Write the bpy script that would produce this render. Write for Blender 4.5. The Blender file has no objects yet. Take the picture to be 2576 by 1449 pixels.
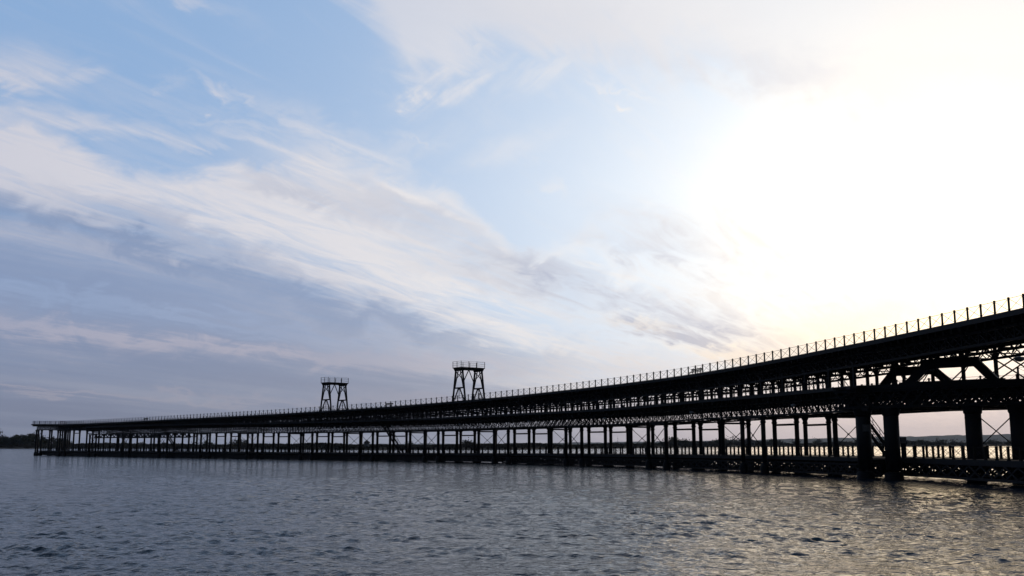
import bpy, math, random
import numpy as np
from mathutils import Vector, Matrix
rad = math.radians
random.seed(7)
sc = bpy.context.scene
COL = sc.collection
CAM_H = 3.35            # eye height above the water
PITCH, ROLL = 8.665, 0.11
SUN_AZ, SUN_EL = 23.7, 11.3

# ------------------------------------------------------------------ helpers
def sock(nt, x):
    return x.s if isinstance(x, V) else x
class V:
    """a scalar socket with operators"""
    def __init__(self, nt, s): self.nt, self.s = nt, s
    def op(self, name, *a, clamp=False):
        n = self.nt.nodes.new('ShaderNodeMath'); n.operation = name; n.use_clamp = clamp
        for i, x in enumerate((self,) + a):
            if isinstance(x, V): self.nt.links.new(x.s, n.inputs[i])
            else: n.inputs[i].default_value = x
        return V(self.nt, n.outputs[0])
    def __add__(s, o): return s.op('ADD', o)
    def __radd__(s, o): return s.op('ADD', o)
    def __sub__(s, o): return s.op('SUBTRACT', o)
    def __rsub__(s, o): return (s * -1.0) + o
    def __mul__(s, o): return s.op('MULTIPLY', o)
    def __rmul__(s, o): return s.op('MULTIPLY', o)
    def __truediv__(s, o): return s.op('DIVIDE', o)
    def exp(s): return s.op('EXPONENT')
    def clamp(s): return s.op('ADD', 0.0, clamp=True)
    def max(s, o): return s.op('MAXIMUM', o)
    def min(s, o): return s.op('MINIMUM', o)
    def step(s, a, b):
        n = s.nt.nodes.new('ShaderNodeMapRange'); n.interpolation_type = 'SMOOTHSTEP'
        s.nt.links.new(s.s, n.inputs[0]); n.inputs[1].default_value = a; n.inputs[2].default_value = b
        return V(s.nt, n.outputs[0])
    def curve(s, pts, x0, x1, y0, y1):
        """a smooth curve through pts, s -> value"""
        a = (s - x0) * (1.0 / (x1 - x0))
        n = s.nt.nodes.new('ShaderNodeFloatCurve'); s.nt.links.new(a.clamp().s, n.inputs['Value'])
        c = n.mapping.curves[0]
        P = [((x - x0) / (x1 - x0), (y - y0) / (y1 - y0)) for x, y in pts]
        P = sorted((min(max(x, 0), 1), min(max(y, 0), 1)) for x, y in P)
        if P[0][0] > 0: P.insert(0, (0.0, P[0][1]))
        if P[-1][0] < 1: P.append((1.0, P[-1][1]))
        c.points[0].location = P[0]; c.points[1].location = P[-1]
        for p in P[1:-1]: c.points.new(*p)
        for p in c.points: p.handle_type = 'AUTO_CLAMPED'
        n.mapping.update()
        return V(s.nt, n.outputs[0]) * (y1 - y0) + y0
def comb(nt, x, y, z):
    n = nt.nodes.new('ShaderNodeCombineXYZ')
    for i, v in enumerate((x, y, z)):
        if isinstance(v, V): nt.links.new(v.s, n.inputs[i])
        else: n.inputs[i].default_value = v
    return n.outputs[0]
def noise(nt, vec, scale=1.0, detail=4.0, rough=0.55, dist=0.0):
    n = nt.nodes.new('ShaderNodeTexNoise'); n.inputs['Scale'].default_value = scale
    n.inputs['Detail'].default_value = detail; n.inputs['Roughness'].default_value = rough
    n.inputs['Distortion'].default_value = dist
    nt.links.new(vec, n.inputs['Vector'])
    return V(nt, n.outputs[0])
def mixc(nt, f, a, b):
    n = nt.nodes.new('ShaderNodeMix'); n.data_type = 'RGBA'
    for i, x in ((0, f), (6, a), (7, b)):
        if isinstance(x, V): nt.links.new(x.s, n.inputs[i])
        elif isinstance(x, bpy.types.NodeSocket): nt.links.new(x, n.inputs[i])
        elif isinstance(x, (int, float)): n.inputs[i].default_value = x
        else: n.inputs[i].default_value = (*x, 1.0)
    return n.outputs[2]

def new_mat(name):
    m = bpy.data.materials.new(name); m.use_nodes = True
    b = m.node_tree.nodes['Principled BSDF']
    return m, m.node_tree, b
def simple_mat(name, c1, c2, rough=0.6, scale=1.5, metallic=0.0, spec=0.5, bump=0.0, ns=8.0):
    m, nt, b = new_mat(name)
    tc = nt.nodes.new('ShaderNodeTexCoord').outputs['Object']
    f = noise(nt, tc, scale, 5, 0.6).step(0.35, 0.7)
    nt.links.new(mixc(nt, f, c1, c2), b.inputs['Base Color'])
    b.inputs['Roughness'].default_value = rough; b.inputs['Metallic'].default_value = metallic
    b.inputs['Specular IOR Level'].default_value = spec
    if bump:
        bn = nt.nodes.new('ShaderNodeBump'); bn.inputs['Strength'].default_value = bump; bn.inputs['Distance'].default_value = 0.05
        nt.links.new(noise(nt, tc, ns, 4).s, bn.inputs['Height']); nt.links.new(bn.outputs[0], b.inputs['Normal'])
    return m

class MB:
    """collects bars, boxes, lathes and sweeps into ONE mesh object"""
    def __init__(self): self.v, self.f = [], []
    def quadbox(self, c):
        n = len(self.v); self.v += [tuple(p) for p in c]
        self.f += [(n, n+3, n+2, n+1), (n+4, n+5, n+6, n+7), (n, n+1, n+5, n+4), (n+1, n+2, n+6, n+5), (n+2, n+3, n+7, n+6), (n+3, n, n+4, n+7)]
    def bar(self, p, q, w, h=None, up=(0, 0, 1)):
        """square bar from p to q, w across, h along 'up'"""
        h = w if h is None else h
        p, q = Vector(p), Vector(q); d = q - p
        if d.length < 1e-6: return
        d.normalize(); u = Vector(up)
        if abs(d.dot(u)) > 0.98: u = Vector((1, 0, 0)) if abs(d.x) < .9 else Vector((0, 1, 0))
        s = d.cross(u).normalized(); t = s.cross(d).normalized()
        s *= w / 2; t *= h / 2
        self.quadbox([p - s - t, p + s - t, p + s + t, p - s + t, q - s - t, q + s - t, q + s + t, q - s + t])
    def box(self, x0, x1, y0, y1, z0, z1):
        self.quadbox([(x0, y0, z0), (x1, y0, z0), (x1, y1, z0), (x0, y1, z0), (x0, y0, z1), (x1, y0, z1), (x1, y1, z1), (x0, y1, z1)])
    def lathe(self, prof, c=(0, 0), n=14):
        b = len(self.v)
        for r, z in prof:
            for i in range(n):
                a = 2 * math.pi * i / n; self.v.append((c[0] + r * math.cos(a), c[1] + r * math.sin(a), z))
        for j in range(len(prof) - 1):
            for i in range(n):
                self.f.append((b + j*n + i, b + j*n + (i+1) % n, b + (j+1)*n + (i+1) % n, b + (j+1)*n + i))
        self.f.append(tuple(b + i for i in reversed(range(n)))); self.f.append(tuple(b + (len(prof)-1)*n + i for i in range(n)))
    def build(self, name, mat, parent=None, loc=(0, 0, 0), rz=0.0, smooth=False):
        me = bpy.data.meshes.new(name); me.from_pydata(self.v, [], self.f); me.materials.append(mat)
        if smooth:
            for p in me.polygons: p.use_smooth = len(p.vertices) == 4
        o = bpy.data.objects.new(name, me); COL.objects.link(o)
        o.location = loc; o.rotation_euler = (0, 0, rz)
        if parent: o.parent = parent
        return o
def tag(o, label=None, cat=None, group=None, kind=None):
    if label: o['label'] = label
    if cat: o['category'] = cat
    if group: o['group'] = group
    if kind: o['kind'] = kind
    return o
def empty(name, loc, rz=0.0, label=None, cat=None, group=None):
    o = bpy.data.objects.new(name, None); COL.objects.link(o); o.location = loc; o.rotation_euler = (0, 0, rz); o.empty_display_size = .3
    return tag(o, label, cat, group)
def copy_tree(o, parent=None):
    c = o.copy(); COL.objects.link(c)
    if parent: c.parent = parent
    for ch in list(o.children): copy_tree(ch, c)
    return c
ORD = ['first', 'second', 'third', 'fourth', 'fifth', 'sixth', 'seventh', 'eighth', 'ninth', 'tenth', 'eleventh', 'twelfth', 'thirteenth', 'fourteenth', 'fifteenth', 'sixteenth', 'seventeenth', 'eighteenth', 'nineteenth', 'twentieth']

# ------------------------------------------------------------------ camera
cam_d = bpy.data.cameras.new('camera'); cam = bpy.data.objects.new('camera', cam_d); COL.objects.link(cam)
cam_d.sensor_width = 36.0; cam_d.lens = 36.0 * 3850 / 3840
cam_d.clip_start = 0.5; cam_d.clip_end = 40000
cam.matrix_world = Matrix.Translation((0, 0, CAM_H)) @ Matrix.Rotation(rad(90 + PITCH), 4, 'X') @ Matrix.Rotation(rad(-ROLL), 4, 'Z')
sc.camera = cam

# direction (azimuth, elevation in degrees) of a point of the photograph, in a 2576 x 1449 count: only used to say where each cloud stands in the sky
def sky_at(px, py):
    f = 3850 * 2576 / 3840
    x, y = (px - 1288) / f, (724.5 - py) / f
    c, s = math.cos(rad(PITCH)), math.sin(rad(PITCH))
    Y, Z = c - y * s, y * c + s
    return math.degrees(math.atan2(x, Y)), math.degrees(math.atan2(Z, math.hypot(x, Y)))

# ------------------------------------------------------------------ sky
def build_world():
    w = bpy.data.worlds.new('World'); sc.world = w; w.use_nodes = True
    nt = w.node_tree
    for n in list(nt.nodes): nt.nodes.remove(n)
    out = nt.nodes.new('ShaderNodeOutputWorld'); bg = nt.nodes.new('ShaderNodeBackground')
    nt.links.new(bg.outputs[0], out.inputs[0])
    tc = nt.nodes.new('ShaderNodeTexCoord').outputs['Generated']
    sep = nt.nodes.new('ShaderNodeSeparateXYZ'); nt.links.new(tc, sep.inputs[0])
    x, y, z = (V(nt, sep.outputs[i]) for i in range(3))
    az = x.op('ARCTAN2', y) * (180 / math.pi)
    el = z.clamp().op('ARCSINE') * (180 / math.pi)
    sd = (math.sin(rad(SUN_AZ)) * math.cos(rad(SUN_EL)), math.cos(rad(SUN_AZ)) * math.cos(rad(SUN_EL)), math.sin(rad(SUN_EL)))
    gam = (x * sd[0] + y * sd[1] + z * sd[2]).min(1.0).max(-1.0).op('ARCCOSINE') * (180 / math.pi)
    gup = gam + (el - 14.0).max(0.0) * 0.45           # the glow dies away faster upwards
    # cloud layer seen in perspective: streets of cirrus that run towards azimuth 28
    zz = z.max(0.0) + 0.07
    a0 = 28.0
    pa = (x * math.sin(rad(a0)) + y * math.cos(rad(a0))) / zz
    pb = (x * math.cos(rad(a0)) - y * math.sin(rad(a0))) / zz
    st = noise(nt, comb(nt, pa * 0.35, pb * 1.5, 3.1), 1.0, 7, 0.55, 0.4)       # long streaks
    fi = noise(nt, comb(nt, pa * 2.0, pb * 9.0, 8.7), 1.0, 6, 0.62, 0.9)         # fibres
    lu = noise(nt, comb(nt, az * 0.30, el * 0.55, 1.7), 1.0, 8, 0.6, 0.8)       # lumps
    lo = noise(nt, comb(nt, pa * 0.18, pb * 0.5, 5.5), 1.0, 4, 0.5)
    r45 = (math.cos(rad(38)), math.sin(rad(38)))
    f2 = noise(nt, comb(nt, (az * r45[0] + el * r45[1]) * 0.16, (el * r45[0] - az * r45[1]) * 0.95, 4.4), 1.0, 7, 0.62, 1.1)   # feathers that rise to the right
    # wobble for all the outlines
    azw = az + (lu - 0.5) * 5.0
    elw = el + (st - 0.5) * 3.0 + (lu - 0.5) * 2.6 + (fi - 0.5) * 1.2
    def edge(pts):
        return az.curve([sky_at(*p) for p in pts], -32, 32, -2, 32)
    def blob(px, py, wx, wy, ang, ex=2.0):
        ca, ce = sky_at(px, py); k = 53.0 / 2576
        ca_, sa_ = math.cos(rad(ang)), math.sin(rad(ang))       # ang: down to the right positive
        da = azw - ca; de = elw - ce
        u = (da * ca_ - de * sa_) * (1 / (wx * k)); v = (da * sa_ + de * ca_) * (1 / (wy * k))
        return ((u * u + v * v) * -1.0).exp()
    glow = ((gup * gup) * (-1 / 640.0)).exp()
    hot = ((gup * gup) * (-1 / 64.0)).exp()
    far_g = (gam * (-1 / 14.5)).exp()
    # clear air: the Nishita sky, evened out with the pale blue of a thin veil
    sky = nt.nodes.new('ShaderNodeTexSky'); sky.sky_type = 'NISHITA'; sky.sun_disc = False
    sky.sun_elevation = rad(SUN_EL); sky.sun_rotation = rad(SUN_AZ); sky.air_density = 1.0; sky.dust_density = 1.0; sky.ozone_density = 1.5
    ss = nt.nodes.new('ShaderNodeSeparateXYZ'); nt.links.new(sky.outputs[0], ss.inputs[0])
    n3 = [V(nt, ss.outputs[i]) * 0.05 for i in range(3)]
    base = [(0.246, 0.82), (0.40, 0.70), (0.655, 0.455)]
    clear = [n3[i] * 0.12 + base[i][0] + glow * base[i][1] + hot * (1.0, 0.6, 0.06)[i] for i in range(3)]
    wg = ((gup * gup) * (-1 / 1150.0)).exp()
    white = [b + wg * g + hot * h for b, g, h in ((0.565, 0.54, 0.8), (0.575, 0.475, 0.48), (0.67, 0.31, 0.05))]
    hz = el.step(9.0, 0.5)                                         # towards the horizon
    gl = (0.212, 0.288, 0.465); gh = (0.185, 0.215, 0.315)
    grey = [(hz * (gh[i] - gl[i]) + gl[i]) + far_g * (0.98, 0.86, 0.70)[i] + hot * (0.6, 0.36, 0.04)[i] for i in range(3)]
    # --- white cloud cover
    fib0 = (fi * 0.75 + lu * 0.45 + st * 0.2).step(0.5, 0.9)
    # great bank: its upper rim runs from the left edge down to the right
    e1 = edge([(-200, 190), (0, 212), (100, 232), (350, 272), (600, 312), (800, 335), (900, 395), (1100, 468), (1250, 575), (1340, 640), (1420, 610), (1520, 520), (1800, 470), (2576, 380), (2800, 370)])
    d1 = e1 - elw
    bank = (d1 + (fi - 0.5) * 2.0).step(-0.6, 2.0)
    e2 = edge([(-200, 270), (0, 295), (120, 325), (250, 392), (420, 440), (560, 425), (700, 400), (850, 330), (1000, 200), (2576, -50)])
    gap = (e2 - elw).step(0.3, -0.9) * d1.step(0.7, 1.7)              # blue left open between the rim streak and the bank
    bank = (bank - gap * 0.92).clamp()
    body = (st * 0.75 + fi * 0.55 - 0.12).step(0.34, 0.72) * 0.76 + 0.24
    W = bank * body
    rim = d1.step(-0.3, 1.0) * d1.step(6.5, 1.2) * az.step(-19, -6) * az.step(9, 1)      # the bright upper side of the bank
    W = W.max(rim * ((st * 0.8 + fi * 0.6).step(0.45, 0.9) * 0.55 + 0.52))
    W = (W + (fi - 0.5) * 0.7 * bank + (st - 0.5) * 0.5 * bank).clamp()
    W = W * (az.step(1.0, 6.0) * (1.0 - fib0) * -0.75 + 1.0)
    # veil over the upper right
    e4 = edge([(-100, -400), (800, -120), (900, -10), (985, 110), (1060, 190), (1200, 150), (1320, 120), (1450, 140), (1600, 150), (1900, 215), (2100, 300), (2576, 330)])
    veil = (elw + (fi - 0.5) * 6.5 - e4).step(-2.2, 2.6) * ((st * 0.7 + lo * 0.5).step(0.35, 0.75) * 0.35 + 0.52) * el.step(46, 27)
    W = W.max(veil)
    fib = (fi * 0.75 + lu * 0.45).step(0.42, 0.78)
    def wisp(px, py, wx, wy, ang, s):
        tex = (f2 * 0.9 + lu * 0.3).step(0.40, 0.78) if ang < -15 else fib
        return blob(px, py, wx, wy, ang) * s * (tex * 0.85 + 0.25)
    for args in ((60, 165, 120, 55, 6, 1.0), (190, 172, 70, 20, -8, .7), (545, 225, 60, 18, 30, .95), (620, 250, 70, 12, 14, .55), (430, 208, 50, 14, 0, .3), (1062, 245, 46, 34, -25, 1.0), (1180, 225, 140, 22, -32, .75), (1380, 170, 150, 40, -30, .6), (1030, 90, 60, 90, -60, .5), (1000, 400, 200, 40, -20, .3), (1300, 380, 130, 40, -18, .35),
                 (1150, 170, 150, 28, -35, .75), (1100, 110, 110, 60, -25, .6), (1215, 205, 80, 12, -25, .7), (1050, 366, 75, 9, 10, .75), (1310, 405, 55, 16, 20, .35), (1555, 268, 26, 14, 15, .9), (1390, 490, 30, 18, 25, .5),
                 (470, 6, 60, 18, 10, .8), (560, 45, 120, 30, 16, .28), (165, 455, 110, 20, 14, .75), (370, 700, 10, 10, 0, .0), (560, 525, 120, 16, 22, .7), (835, 575, 40, 12, 15, .75), (640, 320, 260, 18, 7, .5),
                 (860, 365, 230, 40, 24, .75), (1560, 215, 150, 14, 14, .5)):
        if args[5] > 0: W = W.max(wisp(*args))
    W = W.max((fi * 0.7 + st * 0.6).step(0.56, 0.92) * 0.3 * el.step(6, 12))
    W = W.clamp()
    # --- grey shaded undersides
    e3 = edge([(-200, 470), (0, 495), (300, 548), (600, 622), (900, 720), (1200, 850), (1500, 955), (1800, 1010), (2100, 1060), (2576, 1090)])
    d3 = e3 - elw * 1.0
    G = d3.step(-2.2, 4.2)
    # bands within the grey
    light1 = blob(-40, 712, 420, 20, 9) * 0.45 + blob(520, 805, 330, 17, 9) * 0.40 + blob(880, 845, 260, 12, 8) * .3
    pink = blob(60, 810, 420, 26, 9) * 0.5 + blob(620, 885, 420, 17, 5) * 0.55 + blob(1150, 905, 380, 16, 3) * .55 + blob(120, 975, 600, 10, 3) * .4 + blob(1350, 1010, 500, 25, -1) * .3
    tex = (st - 0.5) * 0.55 + (lo - 0.5) * 0.5
    slate = (blob(330, 610, 520, 34, 13) + blob(900, 800, 420, 34, 13) * .8 + blob(150, 745, 420, 18, 10) * .6 + blob(700, 950, 500, 26, 3) * .35 + blob(1550, 905, 420, 40, 6) * .35).clamp()
    G = (G * (tex * -0.75 + 0.93)).max(slate * 0.85 * d3.step(-0.6, 3.6)).clamp()
    # soft shading inside the bank
    sh = (blob(1050, 545, 260, 40, 22) * .35 + blob(760, 470, 240, 30, 20) * .3 + blob(1500, 760, 420, 45, 14) * .5 + blob(1700, 640, 200, 60, 20) * .45 + blob(1400, 700, 260, 22, 16) * .45 + blob(1850, 815, 230, 60, 10) * .5 + blob(1750, 850, 330, 46, 6) * .5
          + blob(500, 595, 330, 30, 17) * .35 + blob(2080, 215, 280, 70, 18) * .28 + blob(2200, 300, 120, 40, 30) * .26 + blob(2420, 160, 200, 30, 10) * .25 + blob(1500, 60, 400, 90, 8) * .16 + blob(1800, 170, 300, 40, 10) * .22 + (blob(2290, 350, 200, 30, 14) + blob(1990, 440, 220, 26, 12) + blob(2230, 650, 260, 30, 4) + blob(2020, 560, 160, 30, 14)) * .22 + blob(1740, 580, 260, 40, 16) * .35 + blob(1620, 640, 220, 26, 14) * .3) * (fib * .3 + .8)
    col = []
    fin = None
    cv = lambda c: comb(nt, c[0], c[1], c[2])
    c1 = mixc(nt, W, cv(clear), cv(white))
    c2 = mixc(nt, (sh * (W * .8 + .35)).clamp(), c1, cv(grey))
    c3 = mixc(nt, G, c2, cv(grey))
    grey_s = [grey[i] * (0.90, 0.94, 0.97)[i] for i in range(3)]
    c3 = mixc(nt, (slate * .8).clamp(), c3, cv(grey_s))
    lightc = [grey[0] * 1.08 + .06, grey[1] * 1.08 + .075, grey[2] * 1.05 + .10]
    pinkc = [grey[0] * 1.12 + .13, grey[1] * 1.05 + .095, grey[2] * 1.0 + .07]
    c4 = mixc(nt, (light1 * G * 1.4).clamp(), c3, cv(lightc))
    c5 = mixc(nt, (pink * G * 1.55).clamp(), c4, cv(pinkc))
    # gold low under the sun, rose along the horizon
    gold = ((blob(2170, 815, 300, 70, -8) + blob(1830, 885, 150, 20, 3) * .7 + blob(1620, 812, 120, 14, 5) * .4) * 0.75).clamp()
    c6 = mixc(nt, gold, c5, comb(nt, 1.10 + hot * .9, 0.94 + hot * .6, 0.75 + hot * .22))
    rose = el.step(6.5, 1.0) * az.step(-4, 20)
    c7 = mixc(nt, rose * 0.72, c6, (0.72, 0.56, 0.54))
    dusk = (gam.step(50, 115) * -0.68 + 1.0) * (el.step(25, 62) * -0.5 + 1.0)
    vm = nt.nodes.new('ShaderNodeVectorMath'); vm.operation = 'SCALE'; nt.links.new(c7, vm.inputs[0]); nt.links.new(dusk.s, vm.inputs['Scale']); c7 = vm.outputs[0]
    # below the horizon: dull water tone, never seen directly
    c8 = mixc(nt, z.step(0.0, -0.02), c7, (0.08, 0.1, 0.13))
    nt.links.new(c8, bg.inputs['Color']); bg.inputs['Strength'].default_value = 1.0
    w.cycles.sampling_method = 'MANUAL'; w.cycles.sample_map_resolution = 1024
build_world()

# ------------------------------------------------------------------ sun behind the veil
sl = bpy.data.lights.new('sun', 'SUN'); sl.energy = 0.22; sl.angle = rad(30); sl.color = (1.0, 0.74, 0.42)
so = bpy.data.objects.new('sun', sl); COL.objects.link(so)
so.rotation_euler = Vector((math.sin(rad(SUN_AZ)) * math.cos(rad(SUN_EL)), math.cos(rad(SUN_AZ)) * math.cos(rad(SUN_EL)), math.sin(rad(SUN_EL)))).to_track_quat('Z', 'Y').to_euler()

# ------------------------------------------------------------------ materials
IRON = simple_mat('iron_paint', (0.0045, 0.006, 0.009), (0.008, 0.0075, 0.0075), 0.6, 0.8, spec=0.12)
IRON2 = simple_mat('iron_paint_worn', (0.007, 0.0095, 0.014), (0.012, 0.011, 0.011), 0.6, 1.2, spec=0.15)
TIMBER = simple_mat('dark_timber', (0.014, 0.012, 0.010), (0.024, 0.020, 0.017), 0.85, 2.0, spec=0.1)
PLANK = simple_mat('grey_planks', (0.10, 0.085, 0.075), (0.16, 0.14, 0.125), 0.8, 2.5, spec=0.2)
ENAMEL = simple_mat('lamp_enamel', (0.20, 0.22, 0.24), (0.28, 0.29, 0.30), 0.4, 3.0)
REDWOOD = simple_mat('red_wood', (0.10, 0.025, 0.025), (0.15, 0.04, 0.035), 0.7, 3.0)
PANEL = simple_mat('panel_grey', (0.05, 0.05, 0.048), (0.075, 0.074, 0.07), 0.6, 4.0)
BARK = simple_mat('bark', (0.03, 0.024, 0.018), (0.05, 0.04, 0.03), 0.9, 0.5, spec=0.1)
LEAF = simple_mat('dark_leaves', (0.020, 0.028, 0.014), (0.045, 0.048, 0.026), 0.8, 0.12, spec=0.1)
LEAF2 = simple_mat('brown_leaves', (0.035, 0.030, 0.016), (0.055, 0.045, 0.026), 0.8, 0.12, spec=0.1)
SCRUB = simple_mat('scrub_leaves', (0.028, 0.024, 0.017), (0.050, 0.042, 0.027), 0.85, 0.05, spec=0.1)
SOIL = simple_mat('marsh_soil', (0.05, 0.038, 0.026), (0.085, 0.065, 0.045), 0.9, 0.03, spec=0.1)
HILL = simple_mat('wooded_hill', (0.025, 0.035, 0.025), (0.045, 0.055, 0.035), 0.9, 0.01, spec=0.05)
PLASTER = simple_mat('plaster', (0.10, 0.11, 0.12), (0.14, 0.15, 0.155), 0.85, 0.6)
ROOF = simple_mat('roof_tiles', (0.035, 0.03, 0.03), (0.06, 0.045, 0.04), 0.85, 1.0)
GLASS = simple_mat('dark_glass', (0.02, 0.02, 0.025), (0.03, 0.03, 0.035), 0.1, 1.0)

# ------------------------------------------------------------------ water
def build_water():
    R = [3.0]
    while R[-1] < 14500:
        r = R[-1]
        R.append(r + (0.03 * r if r < 15 else max(.12, .003 * r) if r < 210 else .010 * r if r < 420 else .04 * r))
    R = np.array(R)
    fine = np.arange(-36, 36.01, 0.10); back = np.arange(40, 320.1, 4.0)
    A = np.radians(np.concatenate([fine, back]))
    nr, na = len(R), len(A)
    X = np.outer(R, np.sin(A)); Y = np.outer(R, np.cos(A))
    dr = np.gradient(R)[:, None]; da = R[:, None] * np.where(np.arange(na) < len(fine), rad(.10), rad(4))[None, :]
    sp = np.maximum(dr, da)
    Z = np.zeros_like(X); rng = np.random.default_rng(11)
    n = 64
    lam = np.exp(np.linspace(np.log(0.25), np.log(3.6), n))
    DX = np.zeros_like(X); DY = np.zeros_like(X); lost = np.zeros_like(X)
    # gusts: patches of rougher and calmer water
    def patch(s, seed):
        r = np.random.default_rng(seed); v = np.zeros_like(X)
        for _ in range(7):
            an = r.uniform(0, 6.28); k = 2 * math.pi / (s * r.uniform(.6, 1.7)); v += np.sin(k * (X * math.sin(an) * .6 + Y * math.cos(an)) + r.uniform(0, 6.28))
        return v / 2.6
    g1 = np.clip(0.95 + 0.26 * patch(4.0, 1) + 0.42 * patch(34.0, 2), 0.28, 1.9)
    g2 = np.clip(0.85 + 0.4 * patch(12.0, 3), 0.2, 1.8)
    for i, L in enumerate(lam):
        th = rad(196) + rng.normal(0, rad(30)) if i % 6 else rng.uniform(0, 6.28)
        k = 2 * math.pi / L; kx, ky = k * math.sin(th), k * math.cos(th)
        slope = 0.054 if L < 0.42 else 0.060 if L < 0.85 else 0.026 if L < 1.6 else 0.008
        fade = np.clip((L / (2.0 * sp)) - 1.0, 0, 1)
        lost += (1 - fade) ** 2 * slope * slope / 2
        am = fade * (g1 if L < 1.6 else g2) * slope / k
        ph = kx * X + ky * Y + rng.uniform(0, 6.28)
        Z += am * np.sin(ph); c_ = am * np.cos(ph) * 0.75
        DX += c_ * math.sin(th); DY += c_ * math.cos(th)
    X = X + DX; Y = Y + DY
    co = np.stack([X, Y, Z], -1).reshape(-1, 3)
    ctr = len(co); co = np.concatenate([co, [[0, 0, 0]]])
    i, j = np.meshgrid(np.arange(nr - 1), np.arange(na), indexing='ij'); j2 = (j + 1) % na
    Q = np.stack([i * na + j, (i + 1) * na + j, (i + 1) * na + j2, i * na + j2], -1).reshape(-1, 4)[:, ::-1]
    me = bpy.data.meshes.new('water')
    T = np.stack([np.full(na, ctr), (np.arange(na) + 1) % na, np.arange(na)], -1)
    me.vertices.add(len(co)); me.vertices.foreach_set('co', co.ravel())
    loops = np.concatenate([Q.ravel(), T.ravel()]); me.loops.add(len(loops)); me.loops.foreach_set('vertex_index', loops.astype(np.int32))
    st = np.concatenate([np.arange(len(Q)) * 4, len(Q) * 4 + np.arange(len(T)) * 3])
    me.polygons.add(len(st)); me.polygons.foreach_set('loop_start', st.astype(np.int32))
    me.polygons.foreach_set('use_smooth', np.ones(len(st), bool))
    me.update(calc_edges=True); me.validate()
    at = me.attributes.new('chop', 'FLOAT', 'POINT'); at.data.foreach_set('value', np.append(np.sqrt(lost).ravel(), 0).astype(np.float32))
    m, nt, b = new_mat('river_water')
    an = nt.nodes.new('ShaderNodeAttribute'); an.attribute_name = 'chop'; chop = V(nt, an.outputs['Fac'])     # waves too fine for the mesh at that distance
    tc = nt.nodes.new('ShaderNodeTexCoord').outputs['Object']
    mp = nt.nodes.new('ShaderNodeMapping'); nt.links.new(tc, mp.inputs[0]); mp.inputs['Scale'].default_value = (0.62, 1.0, 1.0); mp.inputs['Rotation'].default_value = (0, 0, rad(12))
    v = mp.outputs[0]
    h = noise(nt, v, 0.9, 3, 0.6, 0.6) * (chop * 1.3 + 0.055) + noise(nt, v, 3.4, 3, 0.65, 0.4) * (chop * 0.2 + 0.065) + noise(nt, v, 9.0, 2, 0.6, 0.3) * 0.016
    bn = nt.nodes.new('ShaderNodeBump'); bn.inputs['Strength'].default_value = 1.0; bn.inputs['Distance'].default_value = 1.0
    nt.links.new(h.s, bn.inputs['Height']); nt.links.new(bn.outputs[0], b.inputs['Normal'])
    b.inputs['Base Color'].default_value = (0.005, 0.017, 0.032, 1); b.inputs['Specular IOR Level'].default_value = 0.31; b.inputs['Roughness'].default_value = 0.11; b.inputs['IOR'].default_value = 1.333
    me.materials.append(m)
    o = bpy.data.objects.new('water', me); COL.objects.link(o); tag(o, kind='structure')
build_water()

# ------------------------------------------------------------------ the pier's line: arclength t, offset o across (towards the far side)
def heading(t):
    u = min(max(t, 0.0) / 270.0, 0.7)
    return .121 + .917 * u + .995 * u * u - 1.362 * u ** 3 + min(t, 0) * .003
_T = [-42 + .25 * i for i in range(int(400 / .25))]
_X, _Y = [0.0], [0.0]
for _t in _T[:-1]:
    _h = heading(_t + .125); _X.append(_X[-1] - math.sin(_h) * .25); _Y.append(_Y[-1] + math.cos(_h) * .25)
_i0 = _T.index(0.0); _ox, _oy = 37.16 - _X[_i0], 74.1 - _Y[_i0]
def line(t):
    a = (t + 42) / .25; i = int(a); f = a - i
    return _X[i] * (1 - f) + _X[i + 1] * f + _ox, _Y[i] * (1 - f) + _Y[i + 1] * f + _oy
def P(t, o, z):
    x, y = line(t); h = heading(t)
    return Vector((x + o * math.cos(h), y + o * math.sin(h), z))
_P = P
def P(t, o, z): return _P(t, o(t) if callable(o) else o, z)
def walk_edge(d):           # the walkway's near edge steps back where the branch leaves
    return lambda t: d + (1.57 if t > 25.5 else float(np.interp(t, [5, 25.5], [2.0, 4.4])))
def plus(o, d): return (lambda t: o(t) + d) if callable(o) else o + d
def table(pts):
    xs = [p[0] for p in pts]; ys = [p[1] + CAM_H for p in pts]
    return lambda t: float(np.interp(t, xs, ys))
z_top = table([(-40, 9.66), (0, 9.66), (12.6, 9.58), (30.6, 9.38), (48.3, 9.03), (60, 8.83), (79.2, 8.62), (96.7, 8.44), (119.4, 8.1), (157.8, 7.58), (180, 7.35), (198, 7.14), (230, 6.93), (272, 6.70), (304, 6.62), (322, 6.66), (351, 7.10)])
z_mid = table([(-40, 5.5), (46, 5.5), (57, 5.48), (80, 5.2), (111, 5.18), (140, 5.04), (168, 5.07), (201, 5.16), (230, 5.46), (272, 5.62), (310, 5.6)])
z_walk = table([(-40, -1.37), (45, -1.37), (80, -1.5), (157, -1.78), (351, -1.78)])
T0, T1, TMID = -14.0, 350.5, 306.0
TBR = 25.0
BA = Vector((33.0, 100.1, 0)); BU = Vector((.7071, -.7071, 0)); BW = Vector((.7071, .7071, 0)); BZ = 8.80
def B(u, w, z): return BA + BU * u + BW * w + Vector((0, 0, z))
def on_branch(px, w, Y):
    """how far along the branch the picture column px meets it"""
    k = (px - 1920) / 3850
    c, s = math.cos(rad(PITCH)), math.sin(rad(PITCH))
    f = lambda u: (B(u, w, 0).x - k * (B(u, w, 0).y * c + Y * s))
    return -f(0) / (f(1) - f(0))
PER, PH0 = 23.2, 50.2
NEAR, MIDO, FAR = 1.0, 5.4, 9.7
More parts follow.
